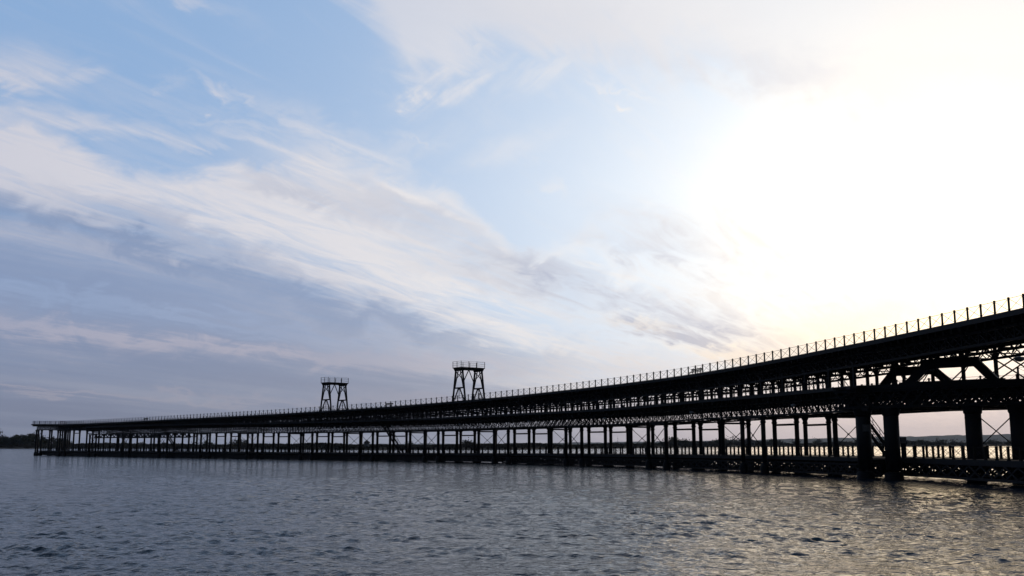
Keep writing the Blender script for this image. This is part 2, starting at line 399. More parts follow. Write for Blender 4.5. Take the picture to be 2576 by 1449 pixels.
def sweep(mb, t0, t1, o0, o1, zt, th, step=2.32):
    """a slab that follows the pier's curve"""
    n = max(1, int(round((t1 - t0) / step))); b = len(mb.v)
    for i in range(n + 1):
        t = t0 + (t1 - t0) * i / n; z = zt(t)
        for o, d in ((o0, 0), (o1, 0), (o1, -th), (o0, -th)): mb.v.append(tuple(P(t, o, z + d)))
    for i in range(n):
        for k in range(4):
            a, c = b + 4*i + k, b + 4*i + (k + 1) % 4
            mb.f.append((a, c, c + 4, a + 4))
    mb.f.append((b + 3, b + 2, b + 1, b)); e = b + 4 * n; mb.f.append((e, e + 1, e + 2, e + 3))

pier = empty('pier', P(100, 5, 0), 0, 'long black iron two-deck railway pier curving away over the river', 'pier')
def part(mb, name, mat, parent=None, smooth=False):
    """links a mesh made in world coordinates as a child that stays in place"""
    par = parent or pier
    base = Vector(par.location) if par.parent is None else Vector(par.location) + Vector(par.parent.location)
    o = mb.build(name, mat, par, -base, 0, smooth)
    return o
# decks, each with its edge board and the sleepers and joists below
mb = MB(); sweep(mb, T0, T1, 0.0, 10.7, z_top, .22)
part(mb, 'top_deck', TIMBER)
mb = MB()
sweep(mb, T0, T1 - .2, -.08, .0, lambda t: z_top(t) + .06, .38); sweep(mb, T0, T1 - .2, 10.7, 10.78, lambda t: z_top(t) + .06, .38)
part(mb, 'deck_edge', IRON2)
mb = MB(); sweep(mb, TBR, TMID, 0.0, 10.7, z_mid, .22); part(mb, 'middle_deck', TIMBER)
mb = MB(); sweep(mb, 26, TMID - .2, -.08, .0, lambda t: z_mid(t) + .06, .36); sweep(mb, TBR + 6, TMID - .2, 10.7, 10.78, lambda t: z_mid(t) + .06, .36)
part(mb, 'deck_edge', IRON2)
mb = MB(); sweep(mb, T0, 25.45, walk_edge(.08), 10.35, z_walk, .16); sweep(mb, 25.55, T1 - 3, 1.65, 10.35, z_walk, .16); part(mb, 'walkway_deck', PLANK)
mb = MB(); sweep(mb, T0, 25.45, walk_edge(0), walk_edge(.08), lambda t: z_walk(t) + .05, .40); sweep(mb, 25.55, T1 - 3, 1.57, 1.65, lambda t: z_walk(t) + .05, .40); sweep(mb, T0, T1 - 3, 10.35, 10.43, lambda t: z_walk(t) + .05, .40)
part(mb, 'deck_edge', IRON2)
def joists(zt, t0, t1, depth, o0, o1, step=1.16):
    mb = MB(); t = t0
    while t < t1:
        mb.bar(P(t, o0, zt(t) - .22 - depth / 2), P(t, o1, zt(t) - .22 - depth / 2), .16, depth); t += step
    return mb
part(joists(z_top, T0 + .5, T1 - .3, .50, .15, 10.55), 'deck_joists', TIMBER)
part(joists(z_mid, TBR + .5, TMID - .3, .55, .15, 10.55), 'deck_joists', TIMBER)
part(joists(lambda t: z_walk(t) + .04, T0 + .5, T1 - 3.5, .42, walk_edge(.18), 10.2), 'deck_joists', TIMBER)

# lattice girders: one object for each row and each 23 m span
def girder(o, zt, depth, t0, t1, panel, flat=.10, post=True, double=True, web=True):
    mb = MB(); n = max(1, int(round((t1 - t0) / panel)))
    for i in range(n):
        a, b = t0 + (t1 - t0) * i / n, t0 + (t1 - t0) * (i + 1) / n
        za, zb = zt(a), zt(b)
        mb.bar(P(a, o, za - .10), P(b, o, zb - .10), .30, .20); mb.bar(P(a, o, za - depth + .10), P(b, o, zb - depth + .10), .30, .20)
        if post: mb.bar(P(a, o, za - .2), P(a, o, za - depth + .2), .12)
        if not web: continue
        lo_a, lo_b, hi_a, hi_b = za - depth + .2, zb - depth + .2, za - .2, zb - .2
        mb.bar(P(a, plus(o, -.04), lo_a), P(b, plus(o, -.04), hi_b), .05, flat); mb.bar(P(a, plus(o, .04), hi_a), P(b, plus(o, .04), lo_b), .05, flat)
        if double:
            m = (a + b) / 2; lm, hm = (lo_a + lo_b) / 2, (hi_a + hi_b) / 2; cm = (lm + hm) / 2
            mb.bar(P(m, plus(o, -.05), lm), P(b, plus(o, -.05), cm), .05, flat); mb.bar(P(a, plus(o, -.05), cm), P(m, plus(o, -.05), hm), .05, flat)
            mb.bar(P(m, plus(o, .05), lm), P(a, plus(o, .05), cm), .05, flat); mb.bar(P(b, plus(o, .05), cm), P(m, plus(o, .05), hm), .05, flat)
    return mb
spans = []
k = -3
while True:
    a, b = PH0 + PER * k - 2.32, PH0 + PER * (k + 1) - 2.32
    k += 1
    if b < T0: continue
    if a > T1 - 2: break
    spans.append((max(a, T0), min(b, T1 - 2.4)))
def upper_depth(t): return max(.55, min(1.25, z_top(t) - z_mid(t) - .45))
rest = {'upper': MB(), 'lower': MB()}
for si, (a, b) in enumerate(spans):
    far_away = si > 9
    for o in (NEAR, MIDO, FAR):
        if a < TMID - 3:
            bb = min(b, TMID - .5)
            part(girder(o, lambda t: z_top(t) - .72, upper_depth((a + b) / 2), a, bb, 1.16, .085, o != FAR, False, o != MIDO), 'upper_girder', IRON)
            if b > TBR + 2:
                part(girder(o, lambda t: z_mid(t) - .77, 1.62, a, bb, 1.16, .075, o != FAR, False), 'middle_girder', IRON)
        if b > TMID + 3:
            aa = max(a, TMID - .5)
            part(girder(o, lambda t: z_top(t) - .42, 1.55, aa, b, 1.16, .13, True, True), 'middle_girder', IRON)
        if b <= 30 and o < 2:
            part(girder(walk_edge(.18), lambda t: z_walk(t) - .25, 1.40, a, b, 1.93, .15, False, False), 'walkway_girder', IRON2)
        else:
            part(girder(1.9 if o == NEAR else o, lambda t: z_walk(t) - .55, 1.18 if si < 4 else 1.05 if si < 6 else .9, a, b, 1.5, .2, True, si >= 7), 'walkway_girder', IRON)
# cross frames between the girder rows, one at every bay
t = PH0 - 4.64 * 13
while t < T1 - 2:
    if t > T0:
        mb = MB()
        if TBR < t < TMID:
            zb = z_mid(t) - 2.31
            for oa, ob in ((NEAR, MIDO), (MIDO, FAR)): mb.bar(P(t, oa, z_mid(t) - .8), P(t, ob, zb), .08); mb.bar(P(t, oa, zb), P(t, ob, zb), .12)
            part(mb, 'cross_frame', IRON); mb = MB()
        if t < TMID: zb = z_top(t) - .65 - upper_depth(t); mb.bar(P(t, NEAR, zb), P(t, FAR, zb), .10); part(mb, 'cross_beam', IRON); mb = MB()
        for oa, ob in ((walk_edge(.35), MIDO), (MIDO, FAR)):
            mb.bar(P(t, oa, z_walk(t) - .5), P(t, ob, .4), .12); mb.bar(P(t, oa, .4), P(t, ob, z_walk(t) - .5), .12); mb.bar(P(t, oa, .4), P(t, ob, .4), .14)
        part(mb, 'walkway_frame', IRON)
    t += 4.64
# cantilever brackets under the near edge of the two decks
mb = MB(); t = PH0 - 4.64 * 13
while t < T1 - 4:
    for zt, on in ((z_top, True), (z_mid, t < TMID and t > 28)):
        if on:
            for o_, s in ((NEAR, -1), (FAR, 1)):
                mb.bar(P(t, o_, zt(t) - 1.55), P(t, o_ + s * .85, zt(t) - .45), .12); mb.bar(P(t, o_, zt(t) - .75), P(t, o_ + s * .9, zt(t) - .40), .12, .18)
    t += 2.32
part(mb, 'edge_brackets', IRON)

# columns
def girder_foot(t): return (z_mid(t) - 2.30) if t < TMID else (z_top(t) - 1.92)
def is_wide(t): return t < 29
def make_column(zt, wide):
    c, cap, sl_ = MB(), MB(), MB()
    if wide:
        c.lathe([(.70, .9), (.70, zt)], n=20); cap.lathe([(.70, zt - .75), (.80, zt - .6), (.80, zt - .45), (.92, zt - .1), (.92, zt + .02)], n=20)
        sl_.lathe([(.86, -2.5), (.86, .55), (.71, .7)], n=20)
    else:
        c.lathe([(.27, .9), (.26, zt)]); cap.lathe([(.262, zt - .78), (.34, zt - .70), (.34, zt - .60), (.28, zt - .52), (.28, zt - .36), (.42, zt - .12), (.42, zt + .02)])
        sl_.lathe([(.50, -2.5), (.50, .72), (.26, 1.25)])
    return c, cap, sl_
def warp(t): return t + float(np.interp(t, [30, 45, 97, 108, 119], [-1.0, 0, 0, -.6, -1.0]))
col_spots = []          # (t, o, row)
k = -3
while True:
    p = PH0 + PER * k; k += 1
    if p - 4.64 > T1 - 2: break
    for t, o in ((p, NEAR), (p - 4.64, NEAR), (p, MIDO), (p - 4.64, MIDO), (p, FAR), (p - 4.64, FAR), (p - 13.92, 3.9), (p - 13.92, 7.8)):
        t = warp(t)
        if 29 < t < T1 - 2.2: col_spots.append((t, o))
for t_end in (T1 - 2.6,):
    for o in (NEAR, MIDO, FAR): col_spots.append((t_end, o))
    for o in (NEAR, FAR): col_spots.append((t_end - 4.64, o))
# nearest first; those out of frame to the right come last
col_spots.sort(key=lambda s: (s[0] if s[0] > 1.5 else 400 - s[0]) + s[1] * .1)
proto = {}
rest_c, rest_k, rest_s = MB(), MB(), MB()
def moved(dst, src, q):
    b = len(dst.v); dst.v += [(v[0] + q.x, v[1] + q.y, v[2]) for v in src.v]; dst.f += [tuple(i + b for i in f) for f in src.f]
for n, (t, o) in enumerate(col_spots):
    if o < 0: continue
    wide = is_wide(t); zt = round(girder_foot(t), 1); q = P(t, o, 0); loc = q - Vector(pier.location)
    if n < 100:
        key = (wide, zt)
        if key not in proto:
            c, cap, sl_ = make_column(zt, wide)
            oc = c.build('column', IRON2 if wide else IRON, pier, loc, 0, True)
            cap.build('capital', IRON, oc, smooth=True); sl_.build('base_sleeve', IRON, oc, smooth=True)
            proto[key] = oc
        else:
            oc = copy_tree(proto[key], pier); oc.location = loc
    else:
        c, cap, sl_ = make_column(zt, wide)
        for d, s in ((rest_c, c), (rest_c, cap), (rest_c, sl_)): moved(d, s, q)
if rest_c.v: tag(part(rest_c, 'column', IRON), kind='stuff')

# struts and rods between the columns
def strut(t0, t1, o0, o1, z):
    mb = MB(); mb.bar(P(t0, o0, z), P(t1, o1, z), .16, .24); part(mb, 'strut', IRON)
def rods(t0, t1, o0, o1, z0, z1):
    mb = MB(); mb.bar(P(t0, o0, z0), P(t1, o1, z1), .065); mb.bar(P(t0, o0 + .03, z1), P(t1, o1 + .03, z0), .065)
    c = P((t0 + t1) / 2, (o0 + o1) / 2, (z0 + z1) / 2); mb.box(c.x - .09, c.x + .09, c.y - .09, c.y + .09, c.z - .09, c.z + .09)
    part(mb, 'cross_rods', IRON)
k = -2
while True:
    p = warp(PH0 + PER * k); k += 1
    if p > T1 - 3: break
    zf = girder_foot(p)
    if p - 4.64 > 29:
        strut(p, p - 4.64, MIDO, MIDO, zf - .95); strut(p, p - 4.64, FAR, FAR, zf - .95)
        rods(p, p - 4.64, NEAR, NEAR, zf - .5, 2.7); strut(p, p - 4.64, NEAR, NEAR, zf - .18)
    if p - 13.92 > 30:
        rods(p - 13.92, p - 13.92, 3.9, 7.8, zf - .5, 2.7); strut(p - 13.92, p - 13.92, 3.9, 7.8, zf - .35)
# upper columns between the two decks with their fan of brackets
ups = []
k = -3
while True:
    p = PH0 + PER * k; k += 1
    if p > 262: break
    for j in range(5):
        t = p - 4.64 * j
        for o in (NEAR, MIDO, FAR):
            if t > T0 + 1 and z_top(t) - z_mid(t) > 1.3 and (t > 27 or (o == FAR and t > 14)): ups.append((t, o))
ups.sort(key=lambda s: (s[0] if s[0] > 1 else 400 - s[0]) + s[1] * .1)
restu = MB()
for n, (t, o) in enumerate(ups):
    m_ = MB(); zb, zt = z_mid(t), z_top(t) - .6
    m_.bar(P(t, o, zb), P(t, o, zt), .26, .26, up=(math.cos(heading(t)), math.sin(heading(t)), 0))
    for s in (-1, 1):
        zg = z_top(t) - .72 - upper_depth(t)
        L = min(1.5, (zt - zb) * .55)
        m_.bar(P(t, o, zt - L), P(t + s * L * .75, o, zt - .15), .10); m_.bar(P(t, o, zt - L * .55), P(t + s * L * .95, o, zt - .45), .08)
        if zt - zb > 2.3: m_.bar(P(t, o, zt - L * 1.15), P(t + s * L * .35, o, zt - .2), .08)
    if n < 100: part(m_, 'upper_column', IRON)
    else:
        b = len(restu.v); restu.v += m_.v; restu.f += [tuple(i + b for i in f) for f in m_.f]
if restu.v: tag(part(restu, 'upper_column', IRON), kind='stuff')

# ---- the branch of the middle deck, carried over a wide opening by two trapezoid trusses
mb = MB(); U0, U1 = -2.0, 30.0
mb.quadbox([B(U0, 0, BZ - .22), B(U1, 0, BZ - .22), B(U1, 10.2, BZ - .22), B(U0 - 3, 10.2, BZ - .22), B(U0, 0, BZ), B(U1, 0, BZ), B(U1, 10.2, BZ), B(U0 - 3, 10.2, BZ)]); part(mb, 'branch_deck', TIMBER)
mb = MB(); mb.bar(B(-.5, -.05, BZ - .10), B(U1, -.05, BZ - .10), .10, .42); part(mb, 'deck_edge', IRON2)
mb = MB(); u = U0 + .4
while u < U1: mb.bar(B(u, .1, BZ - .5), B(u, 10.1, BZ - .5), .16, .55); u += 1.15
part(mb, 'deck_joists', TIMBER)
def branch_girder(w, zt, zb, panel, flat, double=False):
    mb = MB(); n = int((U1 - U0) / panel)
    mb.bar(B(U0, w, zt - .12), B(U1, w, zt - .12), .34, .24); mb.bar(B(U0, w, zb + .12), B(U1, w, zb + .12), .34, .24)
    for i in range(n):
        a_, b_ = U0 + (U1 - U0) * i / n, U0 + (U1 - U0) * (i + 1) / n
        mb.bar(B(a_, w - .05, zb + .24), B(b_, w - .05, zt - .24), .06, flat); mb.bar(B(a_, w + .05, zt - .24), B(b_, w + .05, zb + .24), .06, flat)
        if double:
            m_ = (a_ + b_) / 2; zm = (zt + zb) / 2
            for q0, q1 in (((a_, zm), (m_, zt - .24)), ((m_, zt - .24), (b_, zm)), ((b_, zm), (m_, zb + .24)), ((m_, zb + .24), (a_, zm))): mb.bar(B(q0[0], w, q0[1]), B(q1[0], w, q1[1]), .05, flat)
    part(mb, 'branch_girder', IRON2 if w < .4 else IRON)
branch_girder(.25, BZ - .30, BZ - 2.10, 1.25, .15); branch_girder(1.1, BZ - .80, BZ - 2.20, 1.1, .16, True); branch_girder(5.0, BZ - .80, BZ - 2.25, 1.3, .14, True); branch_girder(9.9, BZ - .80, BZ - 2.25, 1.5, .12)
thick = []
for px in (3240, 3345, 3654, 3824):
    u = on_branch(px, 1.0, 0.0); thick.append(u)
    c, cap, sl_ = make_column(BZ - 2.10, True); q = B(u, 1.0, 0) - Vector(pier.location)
    oc = c.build('column', IRON2, pier, q, 0, True); tag(oc, 'thick iron column of the branch'); cap.build('capital', IRON, oc, smooth=True); sl_.build('base_sleeve', IRON, oc, smooth=True)
mb = MB(); za, zb = BZ - 2.6, 2.7
mb.bar(B(thick[2], 1.0, za), B(thick[3], 1.0, zb), .08); mb.bar(B(thick[2], 1.05, zb), B(thick[3], 1.05, za), .08); part(mb, 'cross_rods', IRON)
def truss(w, ua, ub, ta, tb):
    mb = MB(); z0, z1 = BZ + .05, BZ + 1.78
    for p_, q_ in ((ua, ta), (ub, tb)):
        a_, b_ = B(p_, w, z0 - .1), B(q_, w, z1 + .1); mb.bar(a_, b_ + (b_ - a_).normalized() * .15, .5, .72)
    mb.bar(B(ta - .35, w, z1 + .08), B(tb + .35, w, z1 + .08), .54, .86); mb.bar(B(ua - .7, w, z0), B(ub + .7, w, z0), .52, .42)
    part(mb, 'trapezoid_truss', IRON2)
    mid = (ua + ub) / 2
    for uu, s in ((ta + .4, 1), (tb - .4, -1)):
        m2 = MB(); m2.bar(B(uu, w, z1), B(uu + s * 2.0, w, z0), .10); m2.bar(B(uu, w, z1), B(uu + s * 1.2, w, z0), .08); part(m2, 'truss_rods', IRON)
truss(.7, on_branch(3402, .7, 5.5), on_branch(3736, .7, 5.5), on_branch(3478, .7, 7.3), on_branch(3655, .7, 7.3))
truss(8.5, on_branch(3296, 8.5, 5.5), on_branch(3580, 8.5, 5.5), on_branch(3355, 8.5, 7.4), on_branch(3500, 8.5, 7.4))
# long crossed rods that stay the upper deck beyond the trusses
for k_, (pa_, pb_) in enumerate(((3690, 3850), (3745, 3905))):
    mb = MB(); ua_, ub_ = on_branch(pa_, 5.0, 8.3), on_branch(pb_, 5.0, 6.3)
    mb.bar(B(ua_, 5.0 + k_ * .5, BZ + 2.95), B(ub_, 5.0 + k_ * .5, BZ + .3), .12); mb.bar(B(ua_ - .6, 5.1 + k_ * .5, BZ + .3), B(ub_, 5.1 + k_ * .5, BZ + 2.9), .11); part(mb, 'cross_rods', IRON)
# inverted-triangle plates under the girder towards the end of the pier
for o in (NEAR, FAR):
    mb = MB(); t = 257.0
    while t < 300:
        zf = girder_foot(t)
        mb.bar(P(t + 1.16, o, zf), P(t, o, zf - 1.0), .10, .42); mb.bar(P(t + 1.16, o, zf), P(t + 2.32, o, zf - 1.0), .10, .42)
        mb.bar(P(t, o, zf - 1.05), P(t + 2.32, o, zf - 1.05), .16, .34)
        t += 2.32
    part(mb, 'bracing_plate', IRON)

# staircases from the walkway up to the middle deck
def stairs(t, o_lo, o_hi):
    mb = MB(); z0, z1 = z_walk(t), z_mid(t) - .1; w = .6
    for s in (-w, w): mb.bar(P(t + s, o_lo, z0), P(t + s, o_hi, z1), .08, .34)
    n = 26
    for i in range(1, n):
        f = i / n; o = o_lo + (o_hi - o_lo) * f; z = z0 + (z1 - z0) * f
        mb.bar(P(t - w, o, z), P(t + w, o, z), .24, .05)
    st_ = part(mb, 'staircase', IRON)
    h = MB()
    for s in (-w, w):
        h.bar(P(t + s, o_lo, z0 + 1.0), P(t + s, o_hi, z1 + 1.0), .06); h.bar(P(t + s, o_lo, z0 + .55), P(t + s, o_hi, z1 + .55), .04)
        for i in range(0, 8):
            f = i / 7; o = o_lo + (o_hi - o_lo) * f; z = z0 + (z1 - z0) * f; h.bar(P(t + s, o, z), P(t + s, o, z + 1.0), .05)
    ho = h.build('handrail', IRON, st_)
for t in (32.2, 159.9, 261.0): stairs(t, 8.0, 2.7)

# ------------------------------------------------------------------ railings (things of their own)
def railing(label, zt, o, t0, t1, w, h, step=1.8, mat=IRON, top=False, phase=0.0):
    root = empty('railing', P((t0 + t1) / 2, o, zt((t0 + t1) / 2)), 0, label, 'railing')
    n = int((t1 - t0) / step) + 1
    ts = [t0 + phase + i * step for i in range(n)]
    vis = sorted(ts, key=lambda t: t if t > 1.0 else 400 - t)
    keep = set(vis[:100]); others = MB(); wires = MB()
    tmpl = {}
    for t in ts:
        q = P(t, o, zt(t)); hd = heading(t)
        m_ = MB(); m_.box(-w/2, w/2, -w/2, w/2, 0, h); m_.box(-w*.62, w*.62, -w*.62, w*.62, 0, .14); m_.box(-w*.58, w*.58, -w*.58, w*.58, h - .13, h - .05)
        if t in keep:
            if 'm' not in tmpl:
                o_ = m_.build('post', mat, root); tmpl['m'] = o_
            else:
                o_ = tmpl['m'].copy(); COL.objects.link(o_)
            o_.location = q - Vector(root.location); o_.rotation_euler = (0, 0, hd)
        else:
            b = len(others.v); c_, s_ = math.cos(hd), math.sin(hd)
            others.v += [(q.x + v[0]*c_ - v[1]*s_, q.y + v[0]*s_ + v[1]*c_, q.z + v[2]) for v in m_.v]; others.f += [tuple(i + b for i in f) for f in m_.f]
    for a, b in zip(ts[:-1], ts[1:]):
        za, zb = zt(a), zt(b)
        for zz in ((h - .10, .12) if not top else (h - .09, .12)):
            wires.bar(P(a, o, za + zz), P(b, o, zb + zz), .03)
        wires.bar(P(a, o, za + .13), P(b, o, zb + h - .1), .024); wires.bar(P(a, o, za + h - .1), P(b, o, zb + .13), .024)
    if others.v: tag(part(others, 'post', mat, root), kind='stuff')
    part(wires, 'rail_wires', IRON, root)
    return root
railing('black posts with thin crossed wires along the near edge of the top deck', z_top, .12, T0 + 14 - 1.8 * 7, T1 - .5, .12, 1.15)
railing('black posts with thin crossed wires along the far edge of the top deck', z_top, 10.58, T0 + 14 - 1.8 * 7, T1 - .5, .12, 1.15)
railing('short wire railing on the near edge of the middle deck, between the two decks', z_mid, .15, 30.6, 250, .11, 1.1, step=.9)
railing('wire railing on the far edge of the middle deck, behind the columns between the decks', z_mid, 10.55, 33, 250, .14, 1.15)
for w_, lab in ((.35, 'short wire railing along the near edge of the branch deck by the trapezoid truss'), (9.9, 'wire railing on the far edge of the branch deck, seen through the trapezoid trusses')):
    r = empty('railing', B(12, w_, BZ), -math.pi / 4, lab, 'railing')
    m_ = MB(); n_ = int(28 / 1.7); wir = MB(); first = None
    m_.box(-.07, .07, -.07, .07, 0, 1.15); m_.box(-.09, .09, -.09, .09, 1.02, 1.10)
    for i in range(n_):
        x_ = -12 + 1.7 * i
        if w_ < 1 and x_ < 2.5: continue
        if first is None: first = m_.build('post', IRON, r, (x_, 0, 0))
        else:
            c_ = first.copy(); COL.objects.link(c_); c_.location = (x_, 0, 0)
        if i + 1 < n_:
            wir.bar((x_, 0, 1.06), (x_ + 1.7, 0, 1.06), .03); wir.bar((x_, 0, .12), (x_ + 1.7, 0, .12), .03); wir.bar((x_, 0, .12), (x_ + 1.7, 0, 1.06), .024); wir.bar((x_, 0, 1.06), (x_ + 1.7, 0, .12), .024)
    wir.build('rail_wires', IRON, r)
railing('timber posts with crossed wires along the near edge of the low walkway', z_walk, walk_edge(.28), T0 + 1, T1 - 4, .16, 1.15, mat=TIMBER)
railing('timber posts with crossed wires along the far edge of the low walkway', z_walk, 10.15, T0 + 1.9, T1 - 4, .17, 1.18, mat=TIMBER)
# end railing across the head of the top deck
r = empty('railing', P(T1 - .3, 5.3, z_top(T1)), heading(T1), 'short row of posts closing the far left end of the top deck', 'railing')
for i in range(6):
    m_ = MB(); m_.box(-.065, .065, -.065, .065, 0, 1.15); m_.box(-.08, .08, -.08, .08, 1.0, 1.08); m_.build('post', IRON, r, (-4.4 + i * 1.76, 0, 0))
m_ = MB()
for z in (.12, .6, 1.05): m_.bar((-5.1, 0, z), (5.1, 0, z), .022)
m_.build('rail_wires', IRON, r)

# ------------------------------------------------------------------ lattice towers on the top deck
def tower(t, label):
    root = empty('lattice_tower', P(t, 3.05, z_top(t)), heading(t), label, 'tower', 'gantry towers on the top deck')
    H = 6.05
    for fx in (-2.2, 2.2):
        fr = MB()                                   # cross member and inverted V's of one side
        leg_y = lambda z: 2.12 - (2.12 - 1.12) * z / H
        fr.bar((fx, -leg_y(2.6), 2.6), (fx, leg_y(2.6), 2.6), .2, .26); fr.box(fx - .14, fx + .14, -.38, .38, 2.30, 2.62)
        frame = None
        for s in (-1, 1):
            for off in (0, .34):
                fr.bar((fx, s * (leg_y(.15) - .22 - off), .1), (fx, s * (.12 + (.20 - off * .6)), 2.5), .11 if off == 0 else .07)
                fr.bar((fx, s * (leg_y(2.8) - .18 - off * .6), 2.75), (fx, s * (.16 + .16 - off * .4), H), .10 if off == 0 else .07)
            for f in (.35, .6):
                y0, z0 = s * (leg_y(.15) - .22 - (leg_y(.15) - .5) * f), .1 + 2.4 * f
                fr.bar((fx, y0, z0), (fx, y0 - s * .36, z0 - .05), .09)
            for f in (.3, .55, .8):
                z0 = 2.75 + (H - 2.75) * f; fr.bar((fx, s * (leg_y(z0)), z0), (fx, s * (leg_y(2.8) - .2 - (leg_y(2.8) - .5) * f), z0), .09)
            fr.bar((fx, s * leg_y(3.9), 3.9), (fx, -s * (leg_y(H) - .05), H - .3), .10)
        fr.bar((fx, 0, .75), (fx, 0, 2.4), .10); fr.bar((fx, -leg_y(.7), .7), (fx, leg_y(.7), .7), .08)
        fo = fr.build('side_frame', IRON, root)
        for s in (-1, 1):
            lg = MB(); lg.bar((fx, s * leg_y(0), 0), (fx, s * leg_y(H), H), .26, .26); lg.box(fx - .26, fx + .26, s * 2.12 - .26, s * 2.12 + .26, 0, .12)
            lg.build('leg', IRON, fo)
    br = MB()
    br.bar((-2.2, -1.4, 3.6), (-.12, -.2, H + .1), .13); br.bar((2.2, 1.4, 3.6), (.12, .2, H + .1), .13)
    br.build('knee_brace', IRON, root)
    pl = MB(); pl.box(-2.75, 2.75, -1.45, 1.45, H + .28, H + .42); pl.box(-2.6, 2.6, -1.2, -1.0, H, H + .28); pl.box(-2.6, 2.6, 1.0, 1.2, H, H + .28)
    for fx in (-2.2, 2.2):
        pl.quadbox([(fx - .28, -1.15, H - .25), (fx + .28, -1.15, H - .25), (fx + .28, 1.15, H - .25), (fx - .28, 1.15, H - .25), (fx - .42, -1.4, H + .27), (fx + .42, -1.4, H + .27), (fx + .42, 1.4, H + .27), (fx - .42, 1.4, H + .27)])
    plo = pl.build('platform', IRON, root)
    rl = MB(); zb, zt = H + .42, H + 1.55
    for x_, y_ in ((-2.7, -1.4), (-2.7, 1.4), (2.7, -1.4), (2.7, 1.4), (-.95, -1.4), (.9, -1.4), (-.4, 1.4), (1.2, 1.4), (-2.7, 0)): rl.box(x_ - .04, x_ + .04, y_ - .04, y_ + .04, zb, zt)
    for z_ in (zt - .02, zb + .72, zb + .36):
        for p_, q_ in (((-2.8, -1.4), (2.8, -1.4)), ((-2.8, 1.4), (2.8, 1.4)), ((-2.7, -1.5), (-2.7, 1.5)), ((2.7, -1.5), (2.7, 1.5))): rl.bar((*p_, z_), (*q_, z_), .03)
    rl.build('platform_railing', IRON, plo)
tower(130.2, 'nearer and taller-looking lattice tower with railed platform on the top deck')
tower(178.5, 'farther, smaller-looking lattice tower with railed platform on the top deck')

# ------------------------------------------------------------------ lamps hung under the decks
def lamp(t, o, z, ztop_, label, r_=.30):
    root = empty('lamp', P(t, o, z), heading(t), label, 'lamp', 'half-dome lamps hung under the decks')
    m_ = MB(); m_.lathe([(.04, -r_ * .72), (r_ * .45, -r_ * .62), (r_ * .8, -r_ * .36), (r_, 0), (r_ * .96, .03), (.1, .10)], n=18); m_.build('lamp_shade', ENAMEL, root, smooth=True)
    m_ = MB(); m_.lathe([(.03, .08), (.03, ztop_ - z)], n=8); m_.lathe([(.09, .06), (.09, .22)], n=10); m_.build('hanger', IRON, root)
WHERE = ['just left of the thick twin columns', 'third from the right', 'fourth from the right', 'fifth from the right, right of the nearer tower', 'below the nearer tower', 'beside the middle staircase', 'below the farther tower']
for i, t in enumerate((38.3, 61.5, 84.6, 107.2, 129.6, 152.8, 177.0)):
    lamp(t, .62, z_mid(t) - 1.32, z_mid(t) - .75, 'half-dome lamp under the middle deck, ' + WHERE[i])
for px, w_, z_, zt_, r_, lab in ((3496, 5.0, 10.55, 12.3, .36, 'dark dome lamp hanging beside the trapezoid truss, under the top deck'), (3823, 3.0, 10.95, 12.4, .52, 'large dome lamp at the right edge of the picture, under the top deck')):
    u = on_branch(px, w_, z_ - CAM_H); q = B(u, w_, z_)
    lamp(0, 0, z_, zt_, lab, r_); o_ = [o for o in COL.objects if o.get('label') == lab][0]; o_.location = q

# ------------------------------------------------------------------ benches, bins, boards
def bench(t, o, z, label, w=1.55, rz=0.0, mat=TIMBER):
    root = empty('bench', P(t, o, z), heading(t) + rz, label, 'bench', 'benches on the pier')
    m_ = MB(); [m_.box(-.22 + .15 * i, -.10 + .15 * i, -w/2, w/2, .43, .47) for i in range(3)]; m_.build('seat', mat, root)
    m_ = MB(); m_.box(.24, .29, -w/2, w/2, .58, .72); m_.box(.26, .31, -w/2, w/2, .76, .92); m_.build('backrest', mat, root)
    for s in (-1, 1):
        m_ = MB(); m_.bar((-.2, s * w * .36, 0), (-.2, s * w * .36, .43), .07); m_.bar((.2, s * w * .36, 0), (.29, s * w * .36, .9), .07); m_.bar((-.22, s * w * .36, .41), (.22, s * w * .36, .41), .06); m_.build('leg', IRON, root)
bench(61.0, 1.0, z_top(61), 'dark bench with backrest behind the top railing, right of centre', 2.7)
bench(155.2, 1.0, z_top(155.2), 'dark bench with backrest behind the top railing, between the two towers', 2.7)
bench(267.6, 1.0, z_top(267.6), 'dark bench behind the top railing towards the left end', 2.7)
bench(67.8, 9.2, z_walk(67.8), 'bench on the low walkway, seen against bright water right of centre', 1.7)
bench(137.3, 9.2, z_walk(137.3), 'bench on the low walkway below the nearer tower', 1.7)
bench(186.3, 9.2, z_walk(186.3), 'bench on the low walkway left of the farther tower', 1.7)
root = empty('picnic_table', P(330, 2.4, z_top(330)), heading(330), 'reddish wooden table with benches near the left end of the top deck', 'table')
m_ = MB(); m_.box(-.45, .45, -1.5, 1.5, .95, 1.06); m_.build('tabletop', REDWOOD, root)
for s in (-1, 1):
    m_ = MB(); m_.box(s * .85 - .16, s * .85 + .16, -1.5, 1.5, .45, .50); m_.build('bench_seat', REDWOOD, root)
    m_ = MB(); m_.bar((-.85, s, 0), (-.2, s, .95), .09); m_.bar((.85, s, 0), (.2, s, .95), .09); m_.bar((-.9, s, .42), (.9, s, .42), .09); m_.build('leg', REDWOOD, root)
def bin_(t, o, label):
    root = empty('litter_bin', P(t, o, z_walk(t)), heading(t), label, 'bin', 'bins on the low walkway')
    m_ = MB(); m_.lathe([(.26, 0), (.32, .85)], n=16); m_.build('body', IRON2, root)
    m_ = MB(); m_.lathe([(.34, .85), (.34, .92), (.2, 1.02)], n=16); m_.build('lid', IRON2, root)
bin_(143.0, 9.3, 'dark litter bin on the low walkway left of the nearer tower'); bin_(86.5, 9.3, 'dark litter bin on the low walkway right of the nearer tower')
